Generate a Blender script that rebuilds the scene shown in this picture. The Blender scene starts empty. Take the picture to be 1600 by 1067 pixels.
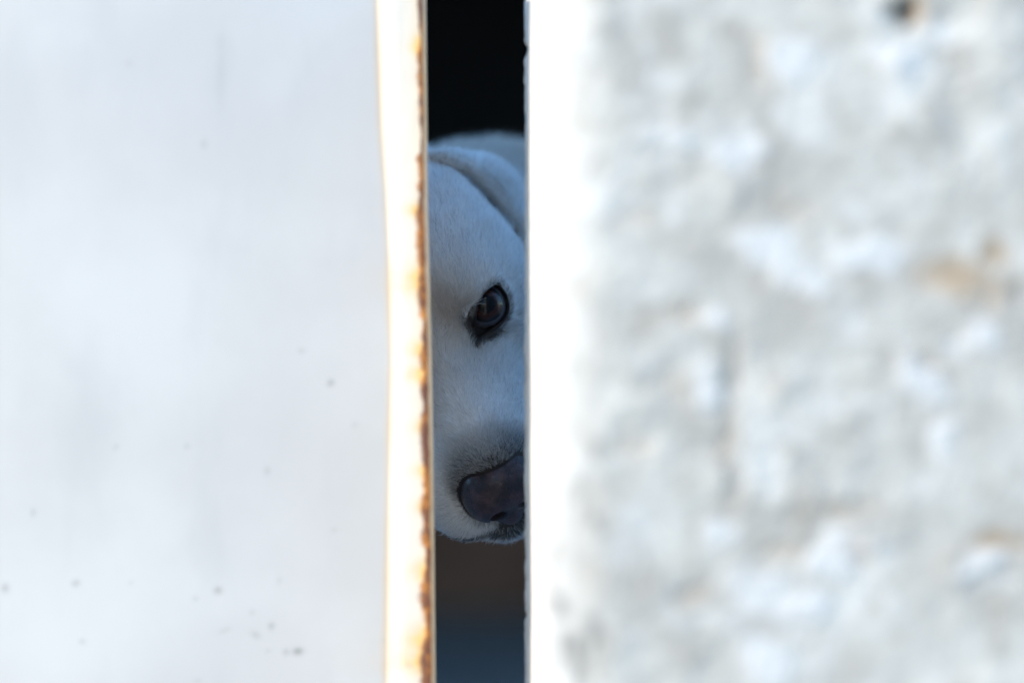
import bpy, math
import numpy as np

rng = np.random.default_rng(7)
scene = bpy.context.scene
COL = scene.collection
rad = math.radians

# ------------------------------------------------------------------ camera
CAM = np.array([0.0, -2.0, 0.53])
cam_data = bpy.data.cameras.new('camera')
cam = bpy.data.objects.new('camera', cam_data)
COL.objects.link(cam)
cam.location = CAM
cam.rotation_euler = (rad(90), 0, 0)
cam_data.sensor_width = 36.0
cam_data.lens = 112.5
cam_data.clip_start = 0.05
cam_data.clip_end = 3000
cam_data.dof.use_dof = True
cam_data.dof.focus_distance = 1.985
cam_data.dof.aperture_fstop = 2.25
scene.camera = cam

# ------------------------------------------------------------------ sky and sun
SUN_AZ, SUN_EL = rad(66), rad(32)
sun_dir = np.array([-math.sin(SUN_AZ) * math.cos(SUN_EL), -math.cos(SUN_AZ) * math.cos(SUN_EL), math.sin(SUN_EL)])
world = bpy.data.worlds.new('World')
scene.world = world
world.use_nodes = True
wn = world.node_tree
bgn = wn.nodes['Background']
sky = wn.nodes.new('ShaderNodeTexSky')
sky.sky_type = 'NISHITA'
sky.sun_disc = False
sky.air_density = 2.0
sky.dust_density = 0.0
sky.ozone_density = 10.0
sky.sun_elevation = SUN_EL
sky.sun_rotation = math.atan2(sun_dir[0], sun_dir[1])
wn.links.new(sky.outputs['Color'], bgn.inputs['Color'])
bgn.inputs['Strength'].default_value = 0.15
sun_l = bpy.data.lights.new('sun', 'SUN')
sun_l.energy = 2.4
sun_l.angle = rad(0.6)
sun_l.color = (1.0, 0.88, 0.72)
sun = bpy.data.objects.new('sun', sun_l)
COL.objects.link(sun)
from mathutils import Vector
sun.rotation_euler = Vector(sun_dir).to_track_quat('Z', 'Y').to_euler()
sun.location = (-3, -3, 4)

vs = scene.view_settings
vs.view_transform = 'Standard'
vs.look = 'None'
vs.exposure = 1.15
vs.gamma = 1.0
vs.use_curve_mapping = False
scene.render.engine = 'CYCLES'
scene.cycles.use_denoising = True
scene.cycles.max_bounces = 10
scene.cycles.diffuse_bounces = 6
scene.cycles.transparent_max_bounces = 4
scene.cycles_curves.shape = 'RIBBONS'


# ------------------------------------------------------------------ helpers
def px_world(px, py, y):
    """where a pixel of the 1600 px photograph lies at depth y"""
    k = 0.0004 * (2.0 + y) / 2.0
    return np.array([(px - 800) * k, y, CAM[2] - (py - 533.5) * k])


def link(name, data, parent=None):
    o = bpy.data.objects.new(name, data)
    COL.objects.link(o)
    if parent is not None:
        o.parent = parent
    return o


def tag(o, label=None, category=None, kind=None, group=None):
    if label: o['label'] = label
    if category: o['category'] = category
    if kind: o['kind'] = kind
    if group: o['group'] = group
    return o


def mesh_from(name, v, f, mat, smooth=True):
    me = bpy.data.meshes.new(name)
    v = np.asarray(v, np.float32)
    f = np.asarray(f, np.int32)
    n = f.shape[1]
    me.vertices.add(len(v))
    me.vertices.foreach_set('co', v.ravel())
    me.loops.add(f.size)
    me.loops.foreach_set('vertex_index', f.ravel())
    me.polygons.add(len(f))
    me.polygons.foreach_set('loop_start', np.arange(0, f.size, n, dtype=np.int32))
    me.polygons.foreach_set('loop_total', np.full(len(f), n, np.int32))
    me.polygons.foreach_set('use_smooth', np.full(len(f), smooth))
    me.update(calc_edges=True)
    me.validate()
    if mat: me.materials.append(mat)
    return me


def set_attr(me, name, vals, domain='POINT'):
    vals = np.asarray(vals, np.float32)
    if vals.ndim == 1:
        a = me.attributes.new(name, 'FLOAT', domain)
        a.data.foreach_set('value', vals)
    else:
        a = me.attributes.new(name, 'FLOAT_VECTOR', domain)
        a.data.foreach_set('vector', vals.ravel())


def box_mesh(name, lo, hi, mat):
    x0, y0, z0 = lo; x1, y1, z1 = hi
    v = [(x0, y0, z0), (x1, y0, z0), (x1, y1, z0), (x0, y1, z0), (x0, y0, z1), (x1, y0, z1), (x1, y1, z1), (x0, y1, z1)]
    f = [(3, 2, 1, 0), (4, 5, 6, 7), (0, 1, 5, 4), (1, 2, 6, 5), (2, 3, 7, 6), (3, 0, 4, 7)]
    return mesh_from(name, v, f, mat, smooth=False)


def hash2(ix, iy, seed):
    h = (ix.astype(np.int64) * 374761393 + iy.astype(np.int64) * 668265263 + seed * 974634521) & 0xFFFFFFFF
    h = ((h ^ (h >> 13)) * 1274126177) & 0xFFFFFFFF
    h = (h ^ (h >> 16)) & 0xFFFFFFFF
    return h.astype(np.float64) / 0xFFFFFFFF


def perlin(x, y, seed=0):
    x = np.asarray(x, float); y = np.asarray(y, float)
    x, y = np.broadcast_arrays(x, y)
    ix = np.floor(x); iy = np.floor(y)
    fx = x - ix; fy = y - iy
    u = fx * fx * fx * (fx * (fx * 6 - 15) + 10)
    w = fy * fy * fy * (fy * (fy * 6 - 15) + 10)
    def g(dx, dy):
        a = hash2(ix + dx, iy + dy, seed) * 2 * np.pi
        return np.cos(a) * (fx - dx) + np.sin(a) * (fy - dy)
    return ((g(0, 0) * (1 - u) + g(1, 0) * u) * (1 - w) + (g(0, 1) * (1 - u) + g(1, 1) * u) * w) * 1.5


def fbm(x, y, octv=4, seed=0, gain=0.5):
    s = 0; a = 1; t = 0
    for i in range(octv):
        s = s + a * perlin(x * 2 ** i, y * 2 ** i, seed + 17 * i)
        t += a; a *= gain
    return s / t


def sstep(a, b, x):
    t = np.clip((x - a) / (b - a), 0, 1)
    return t * t * (3 - 2 * t)


def grid_faces(nu, nv):
    i = np.arange(nu - 1)[:, None] * nv + np.arange(nv - 1)[None, :]
    return np.stack([i, i + nv, i + nv + 1, i + 1], -1).reshape(-1, 4)


def graded(lo, flo, fhi, hi, fine, coarse, ratio=1.25):
    """coordinates fine between flo and fhi, growing coarser outside"""
    n = max(2, int(round((fhi - flo) / fine)))
    mid = list(np.linspace(flo, fhi, n + 1))
    s = fine; p = flo; left = []
    while p > lo:
        s = min(s * ratio, coarse); p -= s; left.append(p)
    s = fine; p = fhi; right = []
    while p < hi:
        s = min(s * ratio, coarse); p += s; right.append(p)
    return np.array(left[::-1] + mid + right)


# ------------------------------------------------------------------ materials
class NT:
    def __init__(self, name):
        self.m = bpy.data.materials.new(name)
        self.m.use_nodes = True
        self.t = self.m.node_tree
        self.b = self.t.nodes['Principled BSDF']
        self.pos = None
    def n(self, kind, **kw):
        nd = self.t.nodes.new(kind)
        for k, v in kw.items():
            setattr(nd, k, v)
        return nd
    def set(self, sock, v):
        if hasattr(v, 'is_output'):
            self.t.links.new(v, sock)
        else:
            if isinstance(v, tuple) and len(v) == 3 and sock.type == 'RGBA':
                v = (*v, 1)
            sock.default_value = v
    def coord(self):
        if self.pos is None:
            self.pos = self.n('ShaderNodeTexCoord').outputs['Object']
        return self.pos
    def noise(self, scale, detail=4, rough=0.55, stretch=None, dist=0.0):
        nd = self.n('ShaderNodeTexNoise')
        v = self.coord()
        if stretch:
            mp = self.n('ShaderNodeMapping')
            mp.inputs['Scale'].default_value = stretch
            self.set(mp.inputs['Vector'], v)
            v = mp.outputs['Vector']
        self.set(nd.inputs['Vector'], v)
        nd.inputs['Scale'].default_value = scale
        nd.inputs['Detail'].default_value = detail
        nd.inputs['Roughness'].default_value = rough
        nd.inputs['Distortion'].default_value = dist
        return nd.outputs['Fac']
    def attr(self, name, out='Fac'):
        return self.n('ShaderNodeAttribute', attribute_name=name).outputs[out]
    def ramp(self, v, a, b, lo=0.0, hi=1.0):
        nd = self.n('ShaderNodeMapRange', interpolation_type='SMOOTHSTEP')
        self.set(nd.inputs['Value'], v)
        nd.inputs['From Min'].default_value = a
        nd.inputs['From Max'].default_value = b
        nd.inputs['To Min'].default_value = lo
        nd.inputs['To Max'].default_value = hi
        return nd.outputs['Result']
    def mix(self, fac, a, b):
        nd = self.n('ShaderNodeMix', data_type='RGBA')
        self.set(nd.inputs[0], fac)
        self.set(nd.inputs[6], a)
        self.set(nd.inputs[7], b)
        return nd.outputs[2]
    def math(self, op, a, b=0.0, c=0.0):
        nd = self.n('ShaderNodeMath', operation=op)
        self.set(nd.inputs[0], a); self.set(nd.inputs[1], b); self.set(nd.inputs[2], c)
        return nd.outputs[0]
    def bump(self, h, strength=0.3, dist=0.002):
        nd = self.n('ShaderNodeBump')
        self.set(nd.inputs['Height'], h)
        nd.inputs['Strength'].default_value = strength
        nd.inputs['Distance'].default_value = dist
        self.set(self.b.inputs['Normal'], nd.outputs['Normal'])
    def out(self, color, rough=0.6, spec=0.5):
        self.set(self.b.inputs['Base Color'], color)
        self.set(self.b.inputs['Roughness'], rough)
        self.set(self.b.inputs['Specular IOR Level'], spec)
        return self.m


def simple_mat(name, c1, c2, scale, rough=0.85, bump=0.3, dist=0.003):
    t = NT(name)
    n = t.noise(scale, 6)
    t.bump(n, bump, dist)
    return t.out(t.mix(t.ramp(n, 0.35, 0.65), c1, c2), rough, 0.3)


def make_wall_mat():
    t = NT('whitewashed_plaster')
    big = t.noise(22, 5)
    fine = t.noise(160, 5, 0.6)
    c = t.mix(t.ramp(big, 0.36, 0.64), (0.54, 0.50, 0.445), (0.71, 0.67, 0.605))
    c = t.mix(t.ramp(t.noise(38, 6, 0.62, dist=0.6), 0.50, 0.66, 0, 0.8), c, (0.80, 0.77, 0.72))
    c = t.mix(t.ramp(t.noise(55, 4, stretch=(1, 1, 0.8)), 0.5, 0.70, 0, 0.7), c, (0.47, 0.415, 0.35))
    c = t.mix(t.attr('paint'), c, (0.84, 0.815, 0.79))
    c = t.mix(t.attr('brown'), c, (0.47, 0.32, 0.19))
    c = t.mix(t.attr('grime_pits'), c, (0.07, 0.072, 0.075))
    t.bump(fine, 0.35, 0.0012)
    return t.out(c, 0.9, 0.2)


def make_gate_mat():
    t = NT('white_painted_sheet_metal')
    haze = t.noise(7, 5, 0.5)
    c = t.mix(t.ramp(haze, 0.35, 0.7), (0.585, 0.575, 0.57), (0.65, 0.645, 0.64))
    smear = t.noise(26, 4, 0.5, stretch=(1.0, 1.0, 0.35))
    c = t.mix(t.ramp(smear, 0.5, 0.75, 0, 0.3), c, (0.50, 0.51, 0.52))
    c = t.mix(t.attr('clean'), c, (0.66, 0.635, 0.585))
    c = t.mix(t.attr('bare'), c, (0.86, 0.78, 0.60))
    c = t.mix(t.attr('stain'), c, (0.78, 0.47, 0.15))
    rn = t.noise(420, 4, 0.6)
    rcol = t.mix(t.ramp(rn, 0.35, 0.65), (0.20, 0.075, 0.03), (0.55, 0.23, 0.06))
    rcol = t.mix(t.ramp(t.noise(55, 3), 0.42, 0.6), rcol, (0.15, 0.065, 0.045))
    c = t.mix(t.attr('rust'), c, rcol)
    c = t.mix(t.attr('speck'), c, (0.16, 0.17, 0.16))
    rough = t.ramp(t.attr('rust'), 0, 1, 0.38, 0.9)
    t.bump(t.math('MULTIPLY', rn, t.attr('rust')), 0.6, 0.001)
    return t.out(c, rough, 0.35)


M_wall = make_wall_mat()
M_gate = make_gate_mat()
M_inner = simple_mat('shade_dark_boards', (0.006, 0.006, 0.008), (0.010, 0.010, 0.012), 9)  # near-black colour carries the darkness of the deep shed
M_yard = simple_mat('pale_bounce_render', (0.55, 0.57, 0.60), (0.66, 0.67, 0.69), 9)  # unseen yard walls made pale to bounce skylight on to the dog
M_dado = simple_mat('brown_interior_paint', (0.30, 0.135, 0.08), (0.36, 0.175, 0.105), 5)
M_floor = simple_mat('grey_concrete_floor', (0.30, 0.295, 0.29), (0.38, 0.375, 0.37), 6)
M_ground = simple_mat('grey_paving', (0.10, 0.10, 0.10), (0.15, 0.148, 0.145), 3)
M_steel = simple_mat('galvanised_steel', (0.35, 0.35, 0.34), (0.45, 0.45, 0.44), 40, 0.5, 0.1)

# ------------------------------------------------------------------ ground
def sheet(name, x0, x1, y0, y1, z, mat):
    v = [(x0, y0, z), (x1, y0, z), (x1, y1, z), (x0, y1, z)]
    return tag(link(name, mesh_from(name, v, [(0, 1, 2, 3)], mat, False)), kind='structure')

sheet('ground', -900, 900, -900, 900, 0.0, M_ground)
sheet('floor', -2.0, 3.5, -0.10, 4.2, 0.006, M_floor)

# ------------------------------------------------------------------ building with its doorway
FAR, FRONT = -0.10, -0.50          # inner and outer face of the wall
bld = link('whitewashed_building', None)
bld.location = (0.3, FRONT, 0)
tag(bld, 'whitewashed building wall of rough weathered plaster with a white rounded jamb beside the gap', 'building')


def add_part(name, me, parent):
    """mesh written in world coordinates, parented and kept where it is"""
    o = link(name, me, parent)
    o.matrix_parent_inverse.identity()
    p = parent
    off = np.zeros(3)
    while p is not None:
        off += np.array(p.location)
        p = p.parent
    o.location = tuple(-off)
    return o


# profile of the right-hand pier, seen from above, from inside round the jamb to the outer face
XF = px_world(820, 0, FAR)[0]
prof = []
xin = graded(XF + 0.006, XF + 0.006, XF + 0.008, 0.95, 0.001, 0.15, 1.5)[::-1]
for x in xin: prof.append((x, FAR, 0))
for a in np.linspace(0, 90, 8)[1:-1]:
    c = (XF + 0.005, FAR - 0.005)
    prof.append((c[0] - 0.005 * math.sin(rad(a)), c[1] + 0.005 * math.cos(rad(a)), 0.15 * a / 90))
JY, R1, R2, A1 = -0.474, 0.009, 0.062, 60.0
knots = np.array([(XF, FAR - 0.005), (0.0112, -0.139), (0.0122, -0.20), (0.0128, JY)])
kl = np.concatenate([[0], np.cumsum(np.linalg.norm(np.diff(knots, axis=0), axis=1))])
L = kl[-1]
s = 0; step = 0.0008
while s < L:
    t_ = s / L
    prof.append((np.interp(s, kl, knots[:, 0]), np.interp(s, kl, knots[:, 1]), 0.2 + t_ * 0.8))
    step = min(step * 1.012, 0.0022); s += step
x0, y0 = 0.0128, JY                       # tight turn, then a long soft round on to the face
for a in np.linspace(0, A1, 14):
    prof.append((x0 + R1 * (1 - math.cos(rad(a))), y0 - R1 * math.sin(rad(a)), 1 + a / 90))
xa, ya = prof[-1][0], prof[-1][1]
for a in np.linspace(A1, 90, 30)[1:]:
    prof.append((xa + R2 * (math.cos(rad(A1)) - math.cos(rad(a))), ya - R2 * (math.sin(rad(a)) - math.sin(rad(A1))), 1 + a / 90))
XE, FY = prof[-1][0], prof[-1][1]
for x in graded(XE, XE + 0.0016, 0.30, 1.7, 0.0016, 0.12, 1.4)[1:]:
    prof.append((x, FY, 2))
prof = np.array(prof)
P = prof[:, :2]
d = np.gradient(P, axis=0)
d /= np.linalg.norm(d, axis=1)[:, None] + 1e-12
for _ in range(3): d[1:-1] = (d[:-2] + d[1:-1] + d[2:]) / 3
NRM = np.stack([d[:, 1], -d[:, 0]], 1)          # outward: left on the jamb, to the camera on the face
arc = np.concatenate([[0], np.cumsum(np.linalg.norm(np.diff(P, axis=0), axis=1))])
WALL_H, ROOF_Y, GATE_H = 0.78, 2.0, 0.80
SUN_BLOCK_H, SHED_H, BACK = 5.6, 1.5, 4.2
Z = graded(0.0, 0.30, 0.76, WALL_H - 0.02, 0.0016, 0.15, 1.4)
Z = Z - Z[0] * (Z < 0.3) * (1 - (Z - Z[0]) / (0.3 - Z[0]))
S2, Z2 = np.meshgrid(arc, Z, indexing='ij')
X2 = np.broadcast_to(P[:, 0:1], S2.shape); Y2 = np.broadcast_to(P[:, 1:2], S2.shape)
face = np.broadcast_to(sstep(1.45, 2.0, prof[:, 2])[:, None], S2.shape)
jamb = np.broadcast_to((sstep(0.05, 0.2, prof[:, 2]) * (1 - sstep(1.1, 1.6, prof[:, 2])))[:, None], S2.shape)
edge = np.broadcast_to((sstep(-0.1, 0.05, prof[:, 2]) * (1 - sstep(0.2, 0.26, prof[:, 2])))[:, None], S2.shape)
nearcorner = np.broadcast_to((sstep(0.75, 1.0, prof[:, 2]) * (1 - sstep(1.3, 2.0, prof[:, 2])))[:, None], S2.shape)

lump = fbm(S2 * 38, Z2 * 45, 4, 3)
ridge = 1 - np.abs(fbm(S2 * 22 + 3, Z2 * 26, 3, 9)) * 3
patchy = sstep(-0.15, 0.25, fbm(S2 * 11, Z2 * 11, 2, 21))
disp = face * (0.0021 * lump * (0.35 + 0.65 * patchy) + 0.0006 * ridge * patchy + 0.0006 * fbm(S2 * 170, Z2 * 170, 3, 5))
disp += jamb * (0.0012 * fbm(S2 * 7, Z2 * 9, 2, 31) + 0.00018 * fbm(S2 * 150, Z2 * 150, 3, 33))
disp += edge * (0.0011 * fbm(S2 * 30, Z2 * 75, 3, 41) + 0.0005 * fbm(S2 * 150, Z2 * 320, 3, 43))
disp -= edge * 0.0022 * sstep(0.22, 0.5, fbm(S2 * 10, Z2 * 55, 2, 47))

PXX = 800 + X2 / 0.0003          # where the face carries each mark, in its own plane
PYY = 533.5 - (Z2 - CAM[2]) / 0.0003
wob_x = 26 * fbm(S2 * 70, Z2 * 70, 3, 61); wob_y = 26 * fbm(S2 * 70, Z2 * 70, 3, 63)


def blob(cx, cy, rx, ry, ang=0, soft=0.35):
    a = rad(ang)
    dx = PXX + wob_x - cx; dy = PYY + wob_y - cy
    u = (dx * math.cos(a) + dy * math.sin(a)) / rx
    v = (-dx * math.sin(a) + dy * math.cos(a)) / ry
    return (1 - sstep(1 - soft, 1 + soft, np.sqrt(u * u + v * v))) * face


paint = np.zeros_like(S2); brown = np.zeros_like(S2); grime_pits = np.zeros_like(S2)
for a in [(1195, 385, 48, 26, 15), (1250, 432, 40, 26, 35), (1150, 238, 48, 24, 0), (1425, 100, 30, 34, 60), (1385, 85, 36, 24, 20),
          (1475, 50, 32, 18, 30), (1445, 592, 52, 28, 40), (1205, 935, 70, 34, 20), (1265, 950, 34, 22, 0), (1200, 1040, 44, 36, 30),
          (1040, 215, 45, 16, 0), (1120, 500, 22, 22, 0), (1540, 530, 36, 22, 10), (1110, 610, 14, 46, 0), (1330, 850, 40, 18, 10),
          (1300, 880, 40, 22, 0), (1540, 880, 40, 18, -20), (1120, 835, 26, 18, 0), (1480, 690, 20, 26, 0), (1360, 400, 60, 22, 0), (1230, 90, 50, 30, 0)]:
    m = blob(*a)
    paint = np.maximum(paint, m); disp = disp + 0.0007 * m
for a in [(1505, 436, 60, 30, 10, 0.7), (1560, 395, 24, 18, 0, 0.7), (1425, 12, 30, 20, 0, 0.5), (1310, 800, 62, 11, -6, 0.7), (1215, 860, 40, 12, 15, 0.7),
          (1065, 490, 40, 10, 0, 0.7), (1240, 325, 34, 14, 10, 0.7), (1180, 85, 14, 40, 0, 0.7), (1345, 855, 16, 30, 0, 0.8), (1560, 845, 44, 14, 0, 0.8),
          (985, 695, 26, 16, 0, 0.8), (1075, 935, 26, 16, 0, 0.8), (990, 340, 20, 12, 0, 0.8), (1140, 690, 12, 90, 0, 1.2), (1460, 560, 40, 10, 30, 0.8)]:
    m = blob(*a)
    brown = np.maximum(brown, (0.8 if a[0] in (1505, 1560, 1425) else 0.32) * m); disp = disp - 0.0009 * m
for a in [(1418, 16, 18, 14, 0, 0.5, 0.85), (1598, 465, 16, 20, 0, 0.7, 0.5), (1143, 560, 8, 70, 2, 0.9, 0.25), (1145, 760, 12, 40, 0, 0.9, 0.2), (1085, 930, 12, 8, 0, 0.7, 0.3), (1070, 490, 20, 7, 0, 0.9, 0.2)]:
    m = blob(*a[:6])
    grime_pits = np.maximum(grime_pits, a[-1] * m); disp = disp - 0.0035 * a[-1] * m  # dark pit, crack and small spots, darkened and pushed in
# the whitewash is whole on the jamb, with dirt caught low down and along the turn
paint = np.maximum(paint * 0.75, 0.55 * (1 - sstep(1.6, 1.98, prof[:, 2]))[:, None] * np.ones_like(S2))
def streak(px, y0, y1, w):
    sel = (prof[:, 2] > 0.2) & (prof[:, 2] < 1.99)
    col = 800 + P[sel][:, 0] / (0.0002 * (2.0 + P[sel][:, 1]))
    i_ = np.argmin(np.abs(col - px))
    sx = arc[sel][i_]; depth = P[sel][i_, 1]
    z0 = px_world(0, y1, depth)[2]; z1 = px_world(0, y0, depth)[2]
    dz = np.clip((Z2 - z0) / (z1 - z0), -0.2, 1.2)
    brk = sstep(-0.1, 0.2, fbm(S2 * 90, Z2 * 40, 3, 71) + 0.12)
    m = np.exp(-((S2 - sx + 0.010 * 0.4 * perlin(Z2 * 25, Z2 * 0, 73)) / w) ** 2) * sstep(-0.1, 0.1, dz) * (1 - sstep(0.9, 1.1, dz))
    return m * brk
grime_pits = np.maximum(grime_pits, 0.65 * streak(872, 850, 965, 0.006))
grime_pits = np.maximum(grime_pits, 0.8 * streak(886, 985, 1120, 0.007))
grime_pits = np.maximum(grime_pits, 0.55 * streak(930, 690, 860, 0.004))
grime_pits = np.maximum(grime_pits, 0.60 * streak(928, 960, 1030, 0.005))
brown = np.maximum(brown, edge * 0.45 * sstep(0.28, 0.55, fbm(S2 * 40, Z2 * 60, 3, 81)))
m = np.exp(-((Z2 - px_world(0, 585, FAR)[2]) / 0.0075) ** 2) * np.exp(-((S2 - arc[np.argmin(np.abs(prof[:, 2] - 0.205))]) / 0.014) ** 2)
brown = np.maximum(brown, 0.75 * m * sstep(-0.2, 0.2, fbm(S2 * 200, Z2 * 200, 2, 83)))
V = np.stack([X2 + NRM[:, 0:1] * disp, Y2 + NRM[:, 1:2] * disp, Z2], -1).reshape(-1, 3)
me = mesh_from('jamb_wall', V, grid_faces(*S2.shape), M_wall)
set_attr(me, 'paint', paint.ravel()); set_attr(me, 'brown', brown.ravel()); set_attr(me, 'grime_pits', grime_pits.ravel())
add_part('jamb_wall', me, bld)


def wall_box(name, lo, hi, mat):
    return add_part(name, box_mesh(name, lo, hi, mat), bld)

GX0 = -1.115                         # left side of the opening
wall_box('sun_block_wall', (-9.0, FRONT, 0), (GX0, FAR, SUN_BLOCK_H), M_wall)  # unseen wall, raised and widened to keep sun off the dog and yard
wall_box('inner_lining', (0.05, FAR + 0.003, 0.004), (3.5, FAR + 0.03, WALL_H - 0.02), M_yard)
wall_box('wall_top', (0.05, FRONT + 0.012, WALL_H - 0.03), (3.5, FAR + 0.002, WALL_H - 0.008), M_wall)
wall_box('front_wall', (1.66, FRONT + 0.003, 0.002), (3.5, FAR, WALL_H - 0.032), M_wall)
for x in (-2.2, 3.5):
    wall_box('side_wall', (x, FAR + 0.002, 0), (x + 0.2, ROOF_Y, WALL_H), M_yard)
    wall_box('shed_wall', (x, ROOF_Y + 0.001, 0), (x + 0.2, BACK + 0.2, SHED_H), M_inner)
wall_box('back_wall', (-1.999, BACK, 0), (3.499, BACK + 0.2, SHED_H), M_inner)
wall_box('dado', (-1.998, BACK - 0.015, 0.008), (3.498, BACK - 0.0005, 0.55), M_dado)
wall_box('roof_slab', (-2.3, ROOF_Y, SHED_H + 0.002), (3.8, BACK + 0.3, SHED_H + 0.12), M_inner)

# ------------------------------------------------------------------ metal gate, ajar
GY = -0.150
gate = link('metal_gate', None)
gate.location = (GX0 + 0.02, GY, 0.0)
tag(gate, 'white painted sheet metal gate with a rust eaten edge, standing ajar', 'gate')

Zg = graded(0.03, 0.30, 0.76, GATE_H - 0.03, 0.0012, 0.12, 1.4)
def edge_x(z):       # outer edge of the lip
    py = 533.5 - (z - CAM[2]) / 0.00037
    base = np.interp(py, [0, 330, 560, 760, 1067], [664, 667, 673, 676, 679]) - 9
    base = np.where(py < 0, 664 - 9 + py * 0.012, base)
    base = np.where(py > 1067, 670 + (py - 1067) * 0.004, base)
    return (base - 800) * 0.00037
def crease_x(z):
    py = 533.5 - (z - CAM[2]) / 0.00037
    base = np.interp(py, [-400, 0, 200, 300, 420, 560, 760, 1067, 1500], [586, 589, 596, 603, 608, 611, 607, 604, 604])
    return (base - 800) * 0.00037
# cross-section across the gate: u runs along the sheet, over the crease, up the lip and back down the return
rows = []
ez, cz = edge_x(Zg), crease_x(Zg)
def lean(x):          # ajar, and slightly drummed: it turns away from the light towards its free edge
    t = np.clip(-0.0735 - x, 0, 5)
    q = np.minimum(t, 0.25)
    return 0.10 * q - 0.5 * 0.31 / 0.25 * q * q - 0.21 * np.clip(t - 0.25, 0, 0.12)
PTS = []; TAGS = []
x_left = GX0 + 0.02
u_sheet = graded(x_left, -0.31, -0.0757, -0.0757, 0.0017, 0.03, 1.3)
u_sheet = (u_sheet - u_sheet[0]) / (u_sheet[-1] - u_sheet[0])
for u in u_sheet:
    x = x_left + (cz - 0.0012 - x_left) * u
    y = -0.150 - lean(x) + 0.0014 * fbm(x * 5, Zg * 5, 2, 91)
    PTS.append(np.stack([x, y, Zg], 1)); TAGS.append(np.full(len(Zg), 0.0))
y_c = PTS[-1][:, 1]
for u in np.linspace(0, 1, 40):
    x = cz + (ez - cz) * u
    y = y_c + 0.0006 * math.exp(-u / 0.03) - 0.0095 * sstep(-0.05, 0.45, u) * (0.55 + 0.45 * u) - 0.0015 * u
    y = y + 0.0005 * fbm(x * 90, Zg * 60, 2, 93) * u
    PTS.append(np.stack([x, y, Zg], 1)); TAGS.append(np.full(len(Zg), 1 + u))
y_e = PTS[-1][:, 1]
wav = 0.0006 * fbm(Zg * 40, Zg * 0, 3, 95) + 0.0004 * fbm(Zg * 160, Zg * 0 + 3, 2, 97)
for a in np.linspace(0, 90, 7)[1:]:
    x = ez + 0.0018 * math.sin(rad(a)) + wav
    y = y_e + 0.0018 * (1 - math.cos(rad(a)))
    PTS.append(np.stack([x, y, Zg], 1)); TAGS.append(np.full(len(Zg), 2 + 0.5 * a / 90))
for u in np.linspace(0, 1, 16)[1:]:
    x = ez + 0.0018 + wav * (1 - u) + 0.0014 * u
    y = y_e + 0.0018 + 0.040 * u
    PTS.append(np.stack([x, y, Zg], 1)); TAGS.append(np.full(len(Zg), 2.5 + u))
PTS = np.array(PTS); TAGS = np.array(TAGS)
GXc, GZc = PTS[..., 0], PTS[..., 2]
de = (ez + 0.0018)[None, :] - GXc                      # distance in from the edge (m), front side
# rust creeping in from the edge, with blooms
creep = 0.0026 + 0.0018 * fbm(GZc * 45, GXc * 0, 3, 101) + 0.0030 * np.clip(fbm(GZc * 28, GXc * 0 + 5, 3, 103), 0, 1)
low = np.interp(533.5 - (GZc - CAM[2]) / 0.00037, [0, 250, 420, 700, 1067], [0.55, 0.6, 1.0, 1.0, 1.15])
creep = creep * low * 1.7 * (0.35 + 0.65 * sstep(-0.35, 0.1, fbm(GZc * 33, GXc * 0 + 9, 3, 115)))
front = (TAGS < 2.5)
rust = np.where(front, 1 - sstep(creep * 0.7, creep * 1.25 + 0.0004, de + 0.0012 * fbm(GXc * 300, GZc * 300, 3, 105)), 0)
ret_u = np.clip(TAGS - 2.5, 0, 1)
rust = np.where(TAGS >= 2.5, (1 - sstep(0.05, 0.30, ret_u)) * sstep(-0.35, 0.15, fbm(GZc * 50, ret_u * 3, 3, 107) + 0.15 * low - 0.1), rust)
bloom = np.zeros_like(rust)
for py, w, ln in [(440, 0.014, 0.009), (545, 0.008, 0.006), (585, 0.008, 0.007), (735, 0.006, 0.004), (790, 0.006, 0.004), (892, 0.010, 0.006), (1000, 0.014, 0.010),
                  (1035, 0.010, 0.012), (330, 0.006, 0.006), (75, 0.008, 0.003), (665, 0.007, 0.004)]:
    z0 = px_world(0, py, GY)[2]
    bloom += np.exp(-((GZc - z0) / w * 1.6) ** 2) * np.exp(-np.clip(de - 0.003, 0, 1) / ln * 1.15) * (0.75 + 0.5 * fbm(GXc * 200, GZc * 160, 3, 109))
dc = (GXc - cz[None, :])
line = 1.5 * np.exp(-((dc + 0.0003) / 0.0022) ** 2) * (0.55 + 0.45 * fbm(GZc * 14, GXc * 0, 3, 111))
line += 0.5 * np.exp(-((dc - 0.0030) / 0.003) ** 2) * sstep(0.05, 0.4, fbm(GZc * 9, GXc * 0 + 2, 2, 113))
stain = np.clip(np.where(front, 1.5 * bloom + 0.36 * line + 0.25 * np.exp(-np.clip(de - 0.004, 0, 1) / 0.004), 0.42 * (1 - ret_u)), 0, 0.9)
clean = sstep(0.9, 1.05, TAGS)
speck = np.zeros_like(rust)
SP = 0.00037
def spot(px, py, rx, ry, amt, rot=0):
    global speck
    x0 = (px - 800) * SP; z0 = CAM[2] - (py - 533.5) * SP
    c, s_ = math.cos(rad(rot)), math.sin(rad(rot))
    dx = (GXc - x0) + 0.0009 * fbm(GXc * 350, GZc * 350, 2, 121); dz = GZc - z0
    u = (dx * c + dz * s_) / (rx * SP); v = (-dx * s_ + dz * c) / (ry * SP)
    speck = np.maximum(speck, 0.8 * amt * np.exp(-(u * u + v * v)))
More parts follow.
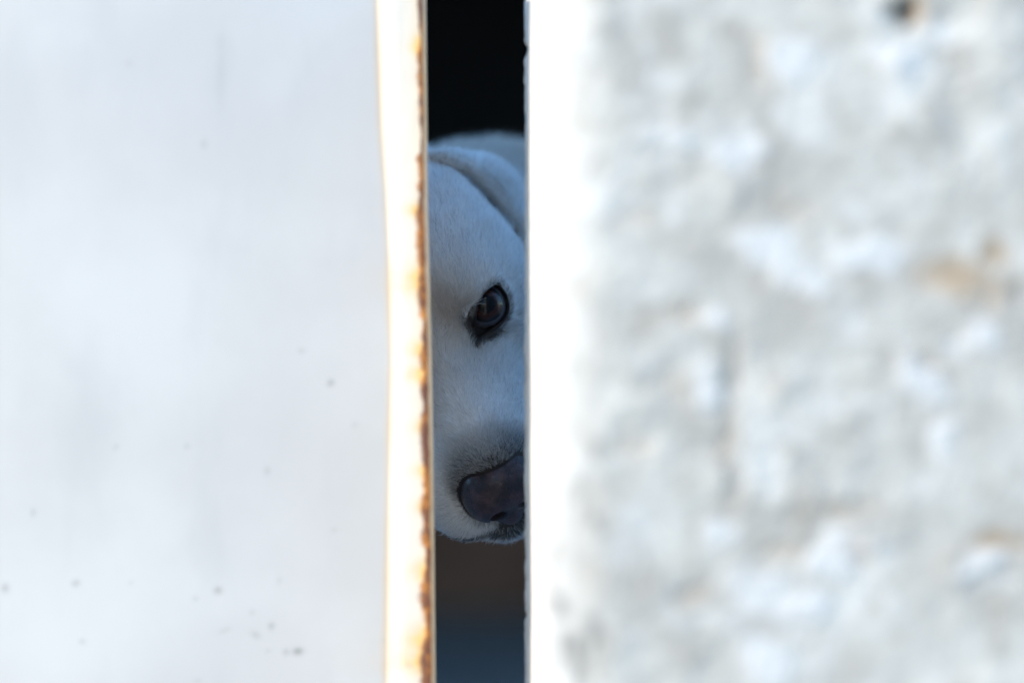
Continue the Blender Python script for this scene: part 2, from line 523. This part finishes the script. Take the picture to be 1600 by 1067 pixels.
for a in [(345, 70, 9, 20, .10), (346, 120, 8, 46, .13), (320, 226, 5, 7, .26), (202, 100, 6, 6, .12), (466, 1016, 8, 5, .85), (448, 1017, 4, 4, .6), (420, 1015, 3, 2, .4),
          (425, 977, 4, 6, .55), (400, 990, 8, 4, .40, -30), (395, 955, 4, 4, .25), (342, 921, 6, 5, .65), (306, 934, 4, 3, .35), (118, 911, 6, 5, .45), (5, 920, 6, 7, .5),
          (128, 1002, 5, 4, .35), (352, 983, 10, 3, .25, 20), (517, 598, 5, 5, .6), (418, 735, 4, 6, .35), (293, 697, 4, 4, .3), (181, 698, 4, 4, .3), (50, 801, 4, 6, .35),
          (522, 827, 5, 4, .2), (472, 548, 6, 4, .25), (555, 663, 5, 4, .2), (205, 909, 4, 3, .2), (310, 1062, 6, 3, .25), (437, 906, 3, 5, .25), (600, 1000, 3, 2, .2),
          (655, 1010, 3, 3, .5), (640, 1037, 5, 3, .4), (648, 1020, 3, 3, .4)]:
    spot(*a)
def gate_part(name, sl):
    P_, T_ = PTS[sl], TAGS[sl]
    me = mesh_from(name, P_.reshape(-1, 3), grid_faces(*T_.shape), M_gate)
    for k, a in (('rust', rust), ('stain', stain), ('clean', clean * 0.9), ('bare', np.where(TAGS > 2.45, 0.9, 0.0)), ('speck', speck)):
        set_attr(me, k, np.clip(a[sl], 0, 1).ravel())
    return add_part(name, me, gate)
n_sheet = len(u_sheet)
gate_part('sheet', slice(0, n_sheet))
strip = gate_part('edge_strip', slice(n_sheet - 1, None))
strip['label'] = 'brighter folded edge strip eaten by orange rust'
bm_back = box_mesh('gate_frame_upright', (-0.13, -0.125, 0.03), (-0.09, -0.045, GATE_H), M_steel)
add_part('frame_upright', bm_back, gate)
add_part('frame_upright', box_mesh('gate_frame_upright', (x_left, -0.085, 0.03), (x_left + 0.04, -0.045, GATE_H), M_steel), gate)
for z in (0.05, GATE_H - 0.045):
    v = []
    for x, y in ((x_left + 0.042, -0.084), (-0.132, -0.084), (-0.132, -0.046), (x_left + 0.042, -0.046)):
        v += [(x, y, z), (x, y, z + 0.04)]
    f = [(0, 2, 3, 1), (2, 4, 5, 3), (4, 6, 7, 5), (6, 0, 1, 7), (0, 6, 4, 2), (1, 3, 5, 7)]
    add_part('frame_rail', mesh_from('gate_frame_rail', v, f, M_steel, False), gate)
for z in (0.2, 0.62):
    add_part('hinge', box_mesh('gate_hinge', (GX0 - 0.015, -0.115, z), (x_left - 0.001, -0.100, z + 0.09), M_steel), gate)


# ------------------------------------------------------------------ dog
def smin(a, b, k):
    h = np.maximum(k - np.abs(a - b), 0) / k
    return np.minimum(a, b) - h * h * k * 0.25


def smax(a, b, k):
    return -smin(-a, -b, k)


def ell(p, c, r, rot=None):
    q = p - np.array(c, np.float32)
    if rot is not None:
        q = q @ np.asarray(rot, np.float32)
    r = np.array(r, np.float32)
    k0 = np.sqrt(np.sum((q / r) ** 2, 1))
    k1 = np.sqrt(np.sum((q / (r * r)) ** 2, 1)) + 1e-9
    return k0 * (k0 - 1) / k1


def cone(p, a, b, r0, r1):
    a = np.array(a, np.float32); b = np.array(b, np.float32)
    ab = b - a
    t = np.clip((p - a) @ ab / (ab @ ab), 0, 1)
    return np.linalg.norm(p - a - t[:, None] * ab, axis=1) - (r0 + (r1 - r0) * t)


def chain(p, pts, k):
    d_ = None
    for (a, ra), (b, rb) in zip(pts[:-1], pts[1:]):
        e = cone(p, a, b, ra, rb)
        d_ = e if d_ is None else smin(d_, e, k)
    return d_


def unit(v):
    v = np.array(v, float)
    return v / np.linalg.norm(v)


# head frame: l to the dog's left, f forward along the muzzle, u up; millimetres
HS = 1.10e-3
PITCH, ROLL, YAW = rad(45), rad(19), rad(8.0)
F0 = np.array([0, -math.cos(PITCH), -math.sin(PITCH)])
U0 = np.array([0, -math.sin(PITCH), math.cos(PITCH)])
L0 = np.array([1.0, 0, 0])
F1 = F0 * math.cos(YAW) + L0 * math.sin(YAW)
L1 = L0 * math.cos(YAW) - F0 * math.sin(YAW)
def rollv(v):
    c, s_ = math.cos(ROLL), math.sin(ROLL)
    return np.array([v[0] * c - v[2] * s_, v[1], v[0] * s_ + v[2] * c])
HL, HF, HU = rollv(L1), rollv(F1), rollv(U0)
HM = np.stack([HL, HF, HU], 0)                 # rows
EYE = np.array([37.0, 3.0, 0.0])
HO = px_world(756, 478, 0.015) - HS * (EYE @ HM)
def to_head(p): return ((p - HO) @ HM.T / HS).astype(np.float32)
def to_world(h): return HO + HS * (np.asarray(h, float) @ HM)

EYE_R = 12.8
en = unit((0.36, 0.80, 0.47))
ea = np.array((0.66, -0.42, 0.50)); ea = unit(ea - en * (ea @ en))
eb = np.cross(en, ea)
if eb[2] < 0: eb = -eb

EARF = np.array([(30, -82, 52), (43, -84, 46), (54, -84, 39), (68, -84, 20), (77, -76, 2), (82, -65, -16), (80, -62, -42), (70, -68, -64)], float)
EARB = np.array([(34, -98, 30), (50, -101, 20), (64, -107, 10), (80, -112, -3), (90, -110, -18), (93, -100, -42), (86, -86, -60), (69, -74, -68)], float)


def almond(h):
    q = h - EYE.astype(np.float32)
    a = q @ ea.astype(np.float32); b = q @ eb.astype(np.float32); n = q @ en.astype(np.float32)
    a = a + 1.0
    w = np.where(a > 0, 14.5, 18.0)
    t = np.abs(a) / w
    hh = np.where(a > 0, 1 - t ** 2.2, 1 - t ** 1.5)
    q_up = b - 10.2 * hh
    q_dn = -b - 10.4 * hh
    return np.maximum(q_up, q_dn) * 0.85, a, b, n


def head_sdf(h0):
    h = h0.copy()
    h[:, 0] = np.abs(h[:, 0])
    d_ = ell(h, (0, -70, 8), (63, 80, 50))
    d_ = smin(d_, ell(h, (0, -24, 10), (46, 38, 30)), 22)
    d_ = smin(d_, ell(h, (30, -6, 18), (17, 16, 12)), 14)
    d_ = smin(d_, ell(h, (46, -34, -26), (27, 44, 34)), 24)
    d_ = smin(d_, ell(h, (44, -72, -38), (30, 40, 40)), 24)
    d_ = smin(d_, cone(h, (0, -4, -14), (0, 84, -33), 24, 16.5), 22)
    d_ = smin(d_, cone(h, (15, 4, -42), (16, 66, -53), 30, 26), 16)
    d_ = smin(d_, ell(h, (21, 62, -68), (21, 32, 24)), 12)
    d_ = smin(d_, cone(h, (0, -30, -80), (0, 75, -86), 24, 17), 6)
    d_ = smin(d_, ell(h, (0, 78, -74), (24, 15, 20)), 10)
    d_ = smin(d_, ell(h, (0, 82, -46), (19, 11, 17)), 10)
    # furrow down the brow, groove under the eye, cheek crease
    d_ = smax(d_, -cone(h, (0, -60, 72), (0, -14, 44), 12, 9), 16)
    d_ = smax(d_, -cone(h, (73, -34, -12), (62, -5, -17), 2.4, 3.0), 3)
    d_ = smax(d_, -cone(h, (62, -5, -17), (48, 15, -32), 3.0, 1.2), 3)
    d_ = smax(d_, -(np.linalg.norm(h - np.array([0, 22, 36], np.float32), axis=1) - 18.5), 15)
    d_ = smax(d_, -(np.linalg.norm(h - np.array([24, 30, 10], np.float32), axis=1) - 12), 14)
    # eyelids
    q, a, b, n = almond(h)
    d_ = smin(d_, np.linalg.norm(h - EYE.astype(np.float32), axis=1) - 15.4, 7)
    lid = np.abs(b - 10.2 * (1 - np.clip(np.abs(a) / 16, 0, 1) ** 2) - 3.4)
    d_ = np.where(n > 4, smax(d_, -(np.sqrt((lid * 1.0) ** 2 + (np.linalg.norm(h - EYE.astype(np.float32), axis=1) - 16.4) ** 2) - 1.3), 1.6), d_)
    d_ = smax(d_, -np.maximum(q, 1.5 - n), 1.6)
    return d_


def ear_sdf(h0):
    h = h0.copy(); h[:, 0] = np.abs(h[:, 0])
    d_ = np.full(len(h), 1e3, np.float32)
    tt = np.linspace(0, 7, 25)
    idx = np.arange(8)
    ip = lambda A, t: np.array([np.interp(t, idx, A[:, i]) for i in range(3)])
    for i, t in enumerate(tt[:-1]):
        a0, b0 = ip(EARF, t), ip(EARB, t); a1, b1 = ip(EARF, tt[i + 1]), ip(EARB, tt[i + 1])
        for w in np.linspace(0, 1, 7):
            r = 2.8 if w == 0 else 2.6
            out = np.array([3, 0, 1]) * math.sin(math.pi * w)
            d_ = np.minimum(d_, cone(h, a0 + (b0 - a0) * w + out, a1 + (b1 - a1) * w + out, r, r))
    return d_


BODY = dict(
    neck=[(to_world((0, -100, -20)), 0.060), (np.array((-0.012, 0.235, 0.569)), 0.083), (np.array((0.15, 0.36, 0.535)), 0.105)],
    trunk=[(np.array((0.17, 0.36, 0.505)), 0.115), (np.array((0.27, 0.55, 0.475)), 0.135), (np.array((0.37, 0.76, 0.485)), 0.115), (np.array((0.46, 0.95, 0.505)), 0.105)],
    chest=[(np.array((0.16, 0.32, 0.45)), 0.085), (np.array((0.24, 0.50, 0.41)), 0.105)],
)
bd = unit((0.46 - 0.17, 0.95 - 0.36, 0)); bs = np.array([bd[1], -bd[0], 0])   # along the spine, to the side
LEGS = []
for sgn in (-1, 1):
    b0 = np.array((0.185, 0.37, 0)) + bs * sgn * 0.075
    up = lambda q, dx, z: np.array([q[0] + bd[0] * dx, q[1] + bd[1] * dx, z])
    LEGS.append([(up(b0, 0.0, 0.46), 0.062), (up(b0, 0.05, 0.34), 0.040), (up(b0, 0.01, 0.17), 0.024), (up(b0, 0.0, 0.06), 0.021), (up(b0, -0.015, 0.03), 0.027), (up(b0, -0.055, 0.024), 0.018)])
    b1 = np.array((0.455, 0.94, 0)) + bs * sgn * 0.072
    LEGS.append([(up(b1, -0.01, 0.46), 0.085), (up(b1, -0.045, 0.31), 0.055), (up(b1, 0.07, 0.17), 0.028), (up(b1, 0.055, 0.06), 0.022), (up(b1, 0.035, 0.03), 0.027), (up(b1, -0.005, 0.024), 0.018)])
TAIL = [(np.array((0.50, 1.03, 0.53)), 0.034), (np.array((0.56, 1.16, 0.44)), 0.026), (np.array((0.60, 1.24, 0.30)), 0.016)]


def dog_sdf(p):
    p = p.astype(np.float32)
    d_ = chain(p, BODY['neck'], 0.06)
    d_ = smin(d_, chain(p, BODY['trunk'], 0.05), 0.06)
    d_ = smin(d_, chain(p, BODY['chest'], 0.05), 0.06)
    for lg in LEGS:
        d_ = smin(d_, chain(p, lg, 0.012), 0.035)
    d_ = smin(d_, chain(p, TAIL, 0.01), 0.03)
    h = to_head(p)
    near = np.linalg.norm(h - np.array([0, -20, -15], np.float32), axis=1) < 210
    if near.any():
        hn = h[near]
        dh = head_sdf(hn) * HS
        dn = smin(d_[near], dh, 0.020)
        de_ = ear_sdf(hn) * HS
        d_[near] = smin(dn, de_, 0.002)
    return d_


def surface_nets(gx, gy, gz, fn, lip=1.5):
    nx, ny, nz = len(gx), len(gy), len(gz)
    B = 4
    ix = np.arange(0, nx, B); iy = np.arange(0, ny, B); iz = np.arange(0, nz, B)
    def ctr(g, i):
        lo = g[i]; hi = g[np.minimum(i + B, len(g) - 1)]
        return (lo + hi) / 2, (hi - lo) / 2
    cx, hx = ctr(gx, ix); cy, hy = ctr(gy, iy); cz_, hz = ctr(gz, iz)
    A = np.stack(np.meshgrid(cx, cy, cz_, indexing='ij'), -1).reshape(-1, 3)
    dc_ = np.concatenate([fn(c) for c in np.array_split(A, max(1, len(A) // 200000))])
    diag = np.sqrt(hx[:, None, None] ** 2 + hy[None, :, None] ** 2 + hz[None, None, :] ** 2).ravel()
    D = np.repeat(np.repeat(np.repeat(dc_.reshape(len(ix), len(iy), len(iz)), B, 0), B, 1), B, 2)[:nx, :ny, :nz].copy()
    act = (np.abs(dc_) < diag * lip + 0.004 * (diag / diag.max())).reshape(len(ix), len(iy), len(iz))
    act = np.repeat(np.repeat(np.repeat(act, B, 0), B, 1), B, 2)[:nx, :ny, :nz]
    I = np.argwhere(act)
    for c in np.array_split(I, max(1, len(I) // 250000)):
        D[c[:, 0], c[:, 1], c[:, 2]] = fn(np.stack([gx[c[:, 0]], gy[c[:, 1]], gz[c[:, 2]]], 1))
    S = D < 0
    cnt = np.zeros((nx - 1, ny - 1, nz - 1), np.int8)
    offs = [(a, b, c) for a in (0, 1) for b in (0, 1) for c in (0, 1)]
    for a, b, c in offs:
        cnt += S[a:nx - 1 + a, b:ny - 1 + b, c:nz - 1 + c]
    cells = np.argwhere((cnt > 0) & (cnt < 8))
    vid = np.full(cnt.shape, -1, np.int64)
    vid[cells[:, 0], cells[:, 1], cells[:, 2]] = np.arange(len(cells))
    acc = np.zeros((len(cells), 3)); num = np.zeros(len(cells))
    G = (gx, gy, gz)
    for a in offs:
        for ax in range(3):
            if a[ax]: continue
            b = list(a); b[ax] = 1
            ia = cells + np.array(a); ib = cells + np.array(b)
            da = D[ia[:, 0], ia[:, 1], ia[:, 2]]; db = D[ib[:, 0], ib[:, 1], ib[:, 2]]
            m_ = (da < 0) != (db < 0)
            t = np.where(m_, da / np.where(m_, da - db, 1), 0)
            pa = np.stack([G[i][ia[:, i]] for i in range(3)], 1); pb = np.stack([G[i][ib[:, i]] for i in range(3)], 1)
            acc += np.where(m_[:, None], pa + (pb - pa) * t[:, None], 0); num += m_
    v = acc / num[:, None]
    quads = []
    for ax in range(3):
        o1, o2 = [i for i in range(3) if i != ax]
        sl = [slice(None)] * 3; sl2 = [slice(None)] * 3
        sl[ax] = slice(0, -1); sl2[ax] = slice(1, None)
        ch = S[tuple(sl)] != S[tuple(sl2)]
        E = np.argwhere(ch)
        ok = (E[:, o1] > 0) & (E[:, o2] > 0) & (E[:, o1] < ch.shape[o1] - 1) & (E[:, o2] < ch.shape[o2] - 1)
        E = E[ok]
        inside = S[E[:, 0], E[:, 1], E[:, 2]]
        def cell(d1, d2):
            c = E.copy(); c[:, o1] -= d1; c[:, o2] -= d2
            return vid[c[:, 0], c[:, 1], c[:, 2]]
        q = np.stack([cell(1, 1), cell(0, 1), cell(0, 0), cell(1, 0)], 1)
        flip = inside if ax != 1 else ~inside
        q[~flip] = q[~flip][:, ::-1]
        quads.append(q)
    quads = np.concatenate(quads)
    quads = quads[(quads >= 0).all(1)]
    return v, quads


gx = graded(-0.20, -0.075, 0.040, 0.68, 0.0013, 0.013, 1.12)
gy = graded(-0.075, -0.055, 0.125, 1.32, 0.0013, 0.014, 1.12)
gz = graded(-0.02, 0.395, 0.675, 0.72, 0.0013, 0.011, 1.12)
dv, dq = surface_nets(gx, gy, gz, dog_sdf)
# vertex normals
def vnormals(v, q):
    n = np.cross(v[q[:, 2]] - v[q[:, 0]], v[q[:, 3]] - v[q[:, 1]])
    out = np.zeros_like(v)
    for i in range(4):
        np.add.at(out, q[:, i], n)
    return out / (np.linalg.norm(out, axis=1)[:, None] + 1e-15)
dn = vnormals(dv, dq)

hv = to_head(dv)
NOSE_C = np.array([0, 97, -37], np.float32)


def nose_sdf(h):
    h = h.astype(np.float32).copy(); h[:, 0] = np.abs(h[:, 0]) * 1.10; h[:, 2] += 7
    d_ = ell(h, (0, 94, -35), (22, 16, 17))
    d_ = smin(d_, ell(h, (12, 93, -41), (13, 14.5, 16)), 7)
    d_ = smin(d_, ell(h, (0, 92, -56), (10, 12, 12)), 6)
    d_ = smin(d_, ell(h, (0, 82, -28), (15, 12, 11)), 8)
    d_ = smax(d_, -cone(h, (0, 110, -44), (0, 105, -68), 0.9, 1.4), 2.5)
    d_ = smax(d_, -cone(h, (9, 108, -47), (9, 88, -46), 5.4, 4.0), 2.0)
    d_ = smax(d_, -cone(h, (10, 104, -50), (24, 90, -55), 3.2, 2.2), 1.6)
    return d_


def coat(h, w=None):
    """masks in the head frame: dark skin, grey muzzle hair, tan hair with painted furrow shade, ear rim"""
    ha = h.copy(); ha[:, 0] = np.abs(ha[:, 0])
    q, a, b, n = almond(ha)
    nearh = np.linalg.norm(ha - EYE, axis=1) < 40
    rim = 1 - sstep(0.4, 3.0, q - 1.4 * sstep(6, -14, a))
    med = cone(ha, EYE - ea * 14, EYE - ea * 30 - en * 1 + np.array([0, 4, -2]), 6.5, 1.5)
    rim = np.maximum(rim, 1 - sstep(-0.5, 1.5, med))
    rim = np.where((n > -4) & nearh, rim, 0)
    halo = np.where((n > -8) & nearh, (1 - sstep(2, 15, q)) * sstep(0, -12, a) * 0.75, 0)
    dnose = nose_sdf(ha)
    nose = 1 - sstep(0.4, 1.2, dnose)
    grey = 1.0 * (1 - sstep(0.5, 3.0 + 15 * sstep(-50, -25, ha[:, 2]), dnose))
    lip = np.abs(ha[:, 2] + 78 + 0.10 * (70 - ha[:, 1])) * 1.0
    lip = np.where((ha[:, 1] > -5) & (ha[:, 1] < 105), 1 - sstep(2.0, 4.5, lip), 0)
    lip = np.maximum(lip, 1 - sstep(-2, 3, ell(ha, (0, 93, -82), (15, 11, 5))))
    cream_shade = np.exp(-(((ha[:, 0] - 14) / 13) ** 2 + ((ha[:, 1] - 15) / 26) ** 2 + ((ha[:, 2] - 10) / 24) ** 2))  # tan hair by the inner eye, with brow-furrow shade painted in
    dr = np.full(len(ha), 1e3)
    for i in range(len(EARF) - 1):
        dr = np.minimum(dr, cone(ha, EARF[i], EARF[i + 1], 0, 0))
    ear = 1 - sstep(3.6, 5.5, dr)
    return rim, halo, nose, grey, lip, cream_shade, ear


rim, halo, nosem, grey, lip, cream_shade, earm = coat(hv)
M_skin = None
t = NT('white_dog_coat')
c = t.mix(t.ramp(t.noise(30, 4), 0.4, 0.65), (0.84, 0.83, 0.82), (0.76, 0.75, 0.73))
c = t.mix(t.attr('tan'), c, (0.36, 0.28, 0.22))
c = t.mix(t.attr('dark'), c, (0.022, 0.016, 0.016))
M_skin = t.out(c, 0.6, 0.25)
me = mesh_from('dog_body', dv, dq, M_skin)
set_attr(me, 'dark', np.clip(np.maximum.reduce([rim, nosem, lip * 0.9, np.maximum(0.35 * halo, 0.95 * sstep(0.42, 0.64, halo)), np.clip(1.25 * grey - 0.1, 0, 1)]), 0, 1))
set_attr(me, 'tan', np.clip(np.maximum(0.4 * earm, 0.3 * cream_shade), 0, 1))
dog = link('dog', None)
dog.location = (0.31, 0.66, 0.006)
tag(dog, 'white short-haired dog with a dark nose peering out through the narrow gap', 'dog')
add_part('body', me, dog)

# fur -----------------------------------------------------------------
tri = np.concatenate([dq[:, [0, 1, 2]], dq[:, [0, 2, 3]]])
ta = 0.5 * np.linalg.norm(np.cross(dv[tri[:, 1]] - dv[tri[:, 0]], dv[tri[:, 2]] - dv[tri[:, 0]]), axis=1)
tc = dv[tri].mean(1); tn = dn[tri].mean(1)
dens = np.full(len(tri), 4.0e4)
front_zone = (tc[:, 1] < 0.30) & (tc[:, 0] > -0.085) & (tc[:, 0] < 0.06) & (tc[:, 2] > 0.36) & (tn[:, 1] < 0.35)
dens[front_zone] = 3.2e6
mid_zone = (~front_zone) & (tc[:, 1] < 0.40) & (tc[:, 2] > 0.36)
dens[mid_zone] = 3.0e5
expn = ta * dens
N = rng.poisson(expn)
ti = np.repeat(np.arange(len(tri)), N)
r1 = np.sqrt(rng.random(len(ti))); r2 = rng.random(len(ti))
W = np.stack([1 - r1, r1 * (1 - r2), r1 * r2], 1)
def lerp(A): return np.einsum('ij,ij...->i...', W, A[tri[ti]])
root = lerp(dv); nrm = lerp(dn); nrm /= np.linalg.norm(nrm, axis=1)[:, None]
hr = to_head(root)
rim, halo, nosem, grey, lip, cream_shade, earm = coat(hr)
keep = (rim < 0.93) & (nosem < 0.5)
root, nrm, hr, zone = root[keep], nrm[keep], hr[keep], front_zone[ti][keep]
rim, halo, grey, lip, cream_shade, earm = (a[keep] for a in (rim, halo, grey, lip, cream_shade, earm))
len_eye = 1 - 0.6 * rim
nh = len(root)
hw = sstep(-150, -95, hr[:, 1]) * (np.linalg.norm(hr, axis=1) < 190)      # 1 on the head
# lie of the coat: away from the nose, over the brow and back along the body
vh = hr - np.array([0, 112, -30], np.float32)
vh = vh / (np.linalg.norm(vh, axis=1)[:, None] + 1e-6)
vh = vh + np.stack([0.10 * np.sign(hr[:, 0]), -0.5 + 0 * hr[:, 0], 0.0 * hr[:, 0]], 1)
eyed = np.stack([np.abs(hr[:, 0]), hr[:, 1], hr[:, 2]], 1) - EYE
er = np.linalg.norm(eyed, axis=1)
ew = np.exp(-(er / 24) ** 2)[:, None]
eyed[:, 0] *= np.sign(hr[:, 0])
vh = vh * (1 - 0.6 * ew) + 0.9 * ew * eyed / (er[:, None] + 1e-6)
vw = vh @ HM
vb = np.array([bd[0], bd[1], -0.45])
flow = vw * hw[:, None] + vb * (1 - hw[:, None])
clump = np.stack([fbm(root[:, 0] * 90 + i * 7.7, root[:, 2] * 90 + root[:, 1] * 60, 2, 200 + i) for i in range(3)], 1)
flow = flow / np.linalg.norm(flow, axis=1)[:, None] + 0.65 * clump + rng.normal(0, 0.18, (nh, 3))
tang = flow - nrm * np.sum(flow * nrm, 1)[:, None]
tang /= np.linalg.norm(tang, axis=1)[:, None] + 1e-9
muz = sstep(10, 70, hr[:, 1])
length = (0.0080 * (1 - muz) + 0.0045 * muz) * hw + 0.014 * (1 - hw)
length = length * (1 - 0.55 * np.clip(halo / 0.75 + 0, 0, 1)) * (1 - 0.5 * np.clip(earm, 0, 1)) * rng.uniform(0.65, 1.25, nh)
length = length * len_eye
length = np.where(zone | (hw > 0.5), length, length * 1.3)
lift = rng.uniform(0.14, 0.44, nh)[:, None] * (1 + 0.25 * clump[:, :1])
stray = rng.random(nh) < 0.035
lift = lift * np.where(stray, 2.6, 1.0)[:, None]
length = length * np.where(stray, 1.35, 1.0)
NP = 4
tpar = np.linspace(0, 1, NP)[None, :, None]
dir0 = tang + nrm * lift * 1.5
dir0 /= np.linalg.norm(dir0, axis=1)[:, None]
Lh = length[:, None, None]
pts = root[:, None, :] - nrm[:, None, :] * 0.0004 + dir0[:, None, :] * Lh * tpar + (tang - dir0 * 0.9)[:, None, :] * Lh * 0.35 * tpar ** 2
pts[:, :, 2] -= (length[:, None] * 0.06) * tpar[..., 0] ** 2
width = np.where(zone, 0.000095, 0.00020)
rr = width[:, None] * np.array([1.0, 0.95, 0.75, 0.25])[None, :]
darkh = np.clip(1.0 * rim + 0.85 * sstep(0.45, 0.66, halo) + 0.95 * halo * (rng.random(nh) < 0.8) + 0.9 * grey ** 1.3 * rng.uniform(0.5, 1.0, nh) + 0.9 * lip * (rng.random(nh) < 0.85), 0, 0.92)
darkh = np.maximum(darkh, 0.45 * (rng.random(nh) < 0.03))
tanh_ = np.clip(0.45 * earm + 0.6 * cream_shade + 0.65 * (1 - hw) + 0.14 * rng.random(nh) * (fbm(root[:, 0] * 40, root[:, 2] * 40, 2, 300) > 0.05), 0, 0.9)  # neck tan partly dims the sky-lit neck; brow tan carries painted shade
hc = bpy.data.hair_curves.new('fur')
hc.add_curves([NP] * nh)
off = np.array(dog.location)
hc.points.foreach_set('position', (pts - off * 0).astype(np.float32).ravel())
hc.points.foreach_set('radius', rr.astype(np.float32).ravel())
for k, a in (('dark', darkh), ('tan', tanh_), ('vary', rng.random(nh))):
    at = hc.attributes.new(k, 'FLOAT', 'CURVE')
    at.data.foreach_set('value', a.astype(np.float32))
t = NT('white_dog_fur')
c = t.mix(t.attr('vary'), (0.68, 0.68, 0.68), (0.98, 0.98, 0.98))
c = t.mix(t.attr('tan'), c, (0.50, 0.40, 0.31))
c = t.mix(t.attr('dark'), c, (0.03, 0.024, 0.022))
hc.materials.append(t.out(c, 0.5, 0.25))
fur = add_part('fur', hc, dog)
fur['kind'] = 'stuff'
print('HAIRS', nh, 'VERTS', len(dv))

# nose leather ------------------------------------------------------------
g1 = np.arange(-30, 30.1, 0.8); g2 = np.arange(62, 116, 0.8); g3 = np.arange(-83, -14, 0.8)
nv, nq = surface_nets(g1, g2, g3, nose_sdf, 2.0)
nv = to_world(nv)
t = NT('dark_nose_leather')
vor = t.n('ShaderNodeTexVoronoi', feature='DISTANCE_TO_EDGE')
t.set(vor.inputs['Vector'], t.coord()); vor.inputs['Scale'].default_value = 780
t.bump(t.ramp(vor.outputs['Distance'], 0.0, 0.25), 0.9, 0.0007)
c = t.mix(t.ramp(t.noise(90, 4), 0.4, 0.65), (0.030, 0.016, 0.020), (0.100, 0.052, 0.060))
t.b.inputs['Coat Weight'].default_value = 0.25
t.b.inputs['Coat Roughness'].default_value = 0.22
me = mesh_from('nose', nv, nq[:, ::-1], t.out(c, 0.38, 0.6))
add_part('nose', me, dog)

# eyes ---------------------------------------------------------------------
def make_eye_mat():
    t = NT('dog_eye')
    g = t.attr('iris_radius')
    n = t.noise(700, 3, 0.6)
    c = t.mix(t.ramp(n, 0.35, 0.65), (0.028, 0.008, 0.006), (0.055, 0.018, 0.011))
    c = t.mix(t.ramp(g, 0.40, 0.52, 1, 0), c, (0.002, 0.002, 0.003))
    c = t.mix(t.ramp(g, 0.72, 0.92), c, (0.008, 0.006, 0.008))
    c = t.mix(t.ramp(g, 1.02, 1.12), c, (0.07, 0.07, 0.085))
    t.b.inputs['Coat Weight'].default_value = 0.7
    t.b.inputs['Coat IOR'].default_value = 1.38
    t.b.inputs['Coat Roughness'].default_value = 0.01
    return t.out(c, 0.5, 0.1)
M_eye = make_eye_mat()
for sgn in (1, -1):
    c_h = EYE * np.array([sgn, 1, 1])
    gaze_w = unit(np.array([-0.03, -1.0, 0.12])) if sgn == 1 else unit(np.array([0.0, -1.0, 0.07]))
    gaze = unit(HM @ gaze_w)
    gaze = unit(gaze + 0.40 * en * np.array([sgn, 1, 1]))
    th = np.concatenate([np.linspace(0, 1.3, 40), np.linspace(1.4, math.pi, 14)])
    ph = np.linspace(0, 2 * math.pi, 49)[:-1]
    a1 = unit(np.cross(gaze, (0, 0, 1))); a2 = np.cross(gaze, a1)
    T, Pp = np.meshgrid(th, ph, indexing='ij')
    iris = 0.86
    rr_ = EYE_R * (1 + 0.065 * (1 - sstep(0.45, 0.85, T)) * np.cos(T))
    v = c_h + rr_[..., None] * (np.cos(T)[..., None] * gaze + np.sin(T)[..., None] * (np.cos(Pp)[..., None] * a1 + np.sin(Pp)[..., None] * a2))
    nu_, nv_ = T.shape
    idx = np.arange(nu_ * nv_).reshape(nu_, nv_)
    fq = np.stack([idx[:-1], idx[1:], np.roll(idx, -1, 1)[1:], np.roll(idx, -1, 1)[:-1]], -1).reshape(-1, 4)
    me = mesh_from('eye', to_world(v.reshape(-1, 3)), fq, M_eye)
    set_attr(me, 'iris_radius', (T / iris).ravel())
    add_part('eye', me, dog)

# whiskers -------------------------------------------------------------------
wp = []
for sgn in (1, -1):
    for i in range(9):
        b0 = np.array([sgn * (27 + 9 * rng.random()), 48 + 26 * rng.random(), -50 - 20 * rng.random()])
        dw = unit(np.array([sgn * (0.9 + 0.3 * rng.random()), -0.1 - 0.5 * rng.random(), -0.25 - 0.5 * rng.random()]))
        ln = 22 + 26 * rng.random()
        for k in range(6):
            s_ = k / 5
            wp.append(to_world(b0 + dw * ln * s_ + np.array([0, -6, -7]) * s_ * s_))
wc = bpy.data.hair_curves.new('whiskers')
wc.add_curves([6] * 18)
wc.points.foreach_set('position', np.array(wp, np.float32).ravel())
wc.points.foreach_set('radius', np.tile(np.linspace(0.00013, 0.00003, 6), 18).astype(np.float32))
wc.materials.append(hc.materials[0])
ws = add_part('whiskers', wc, dog)
ws['kind'] = 'stuff'
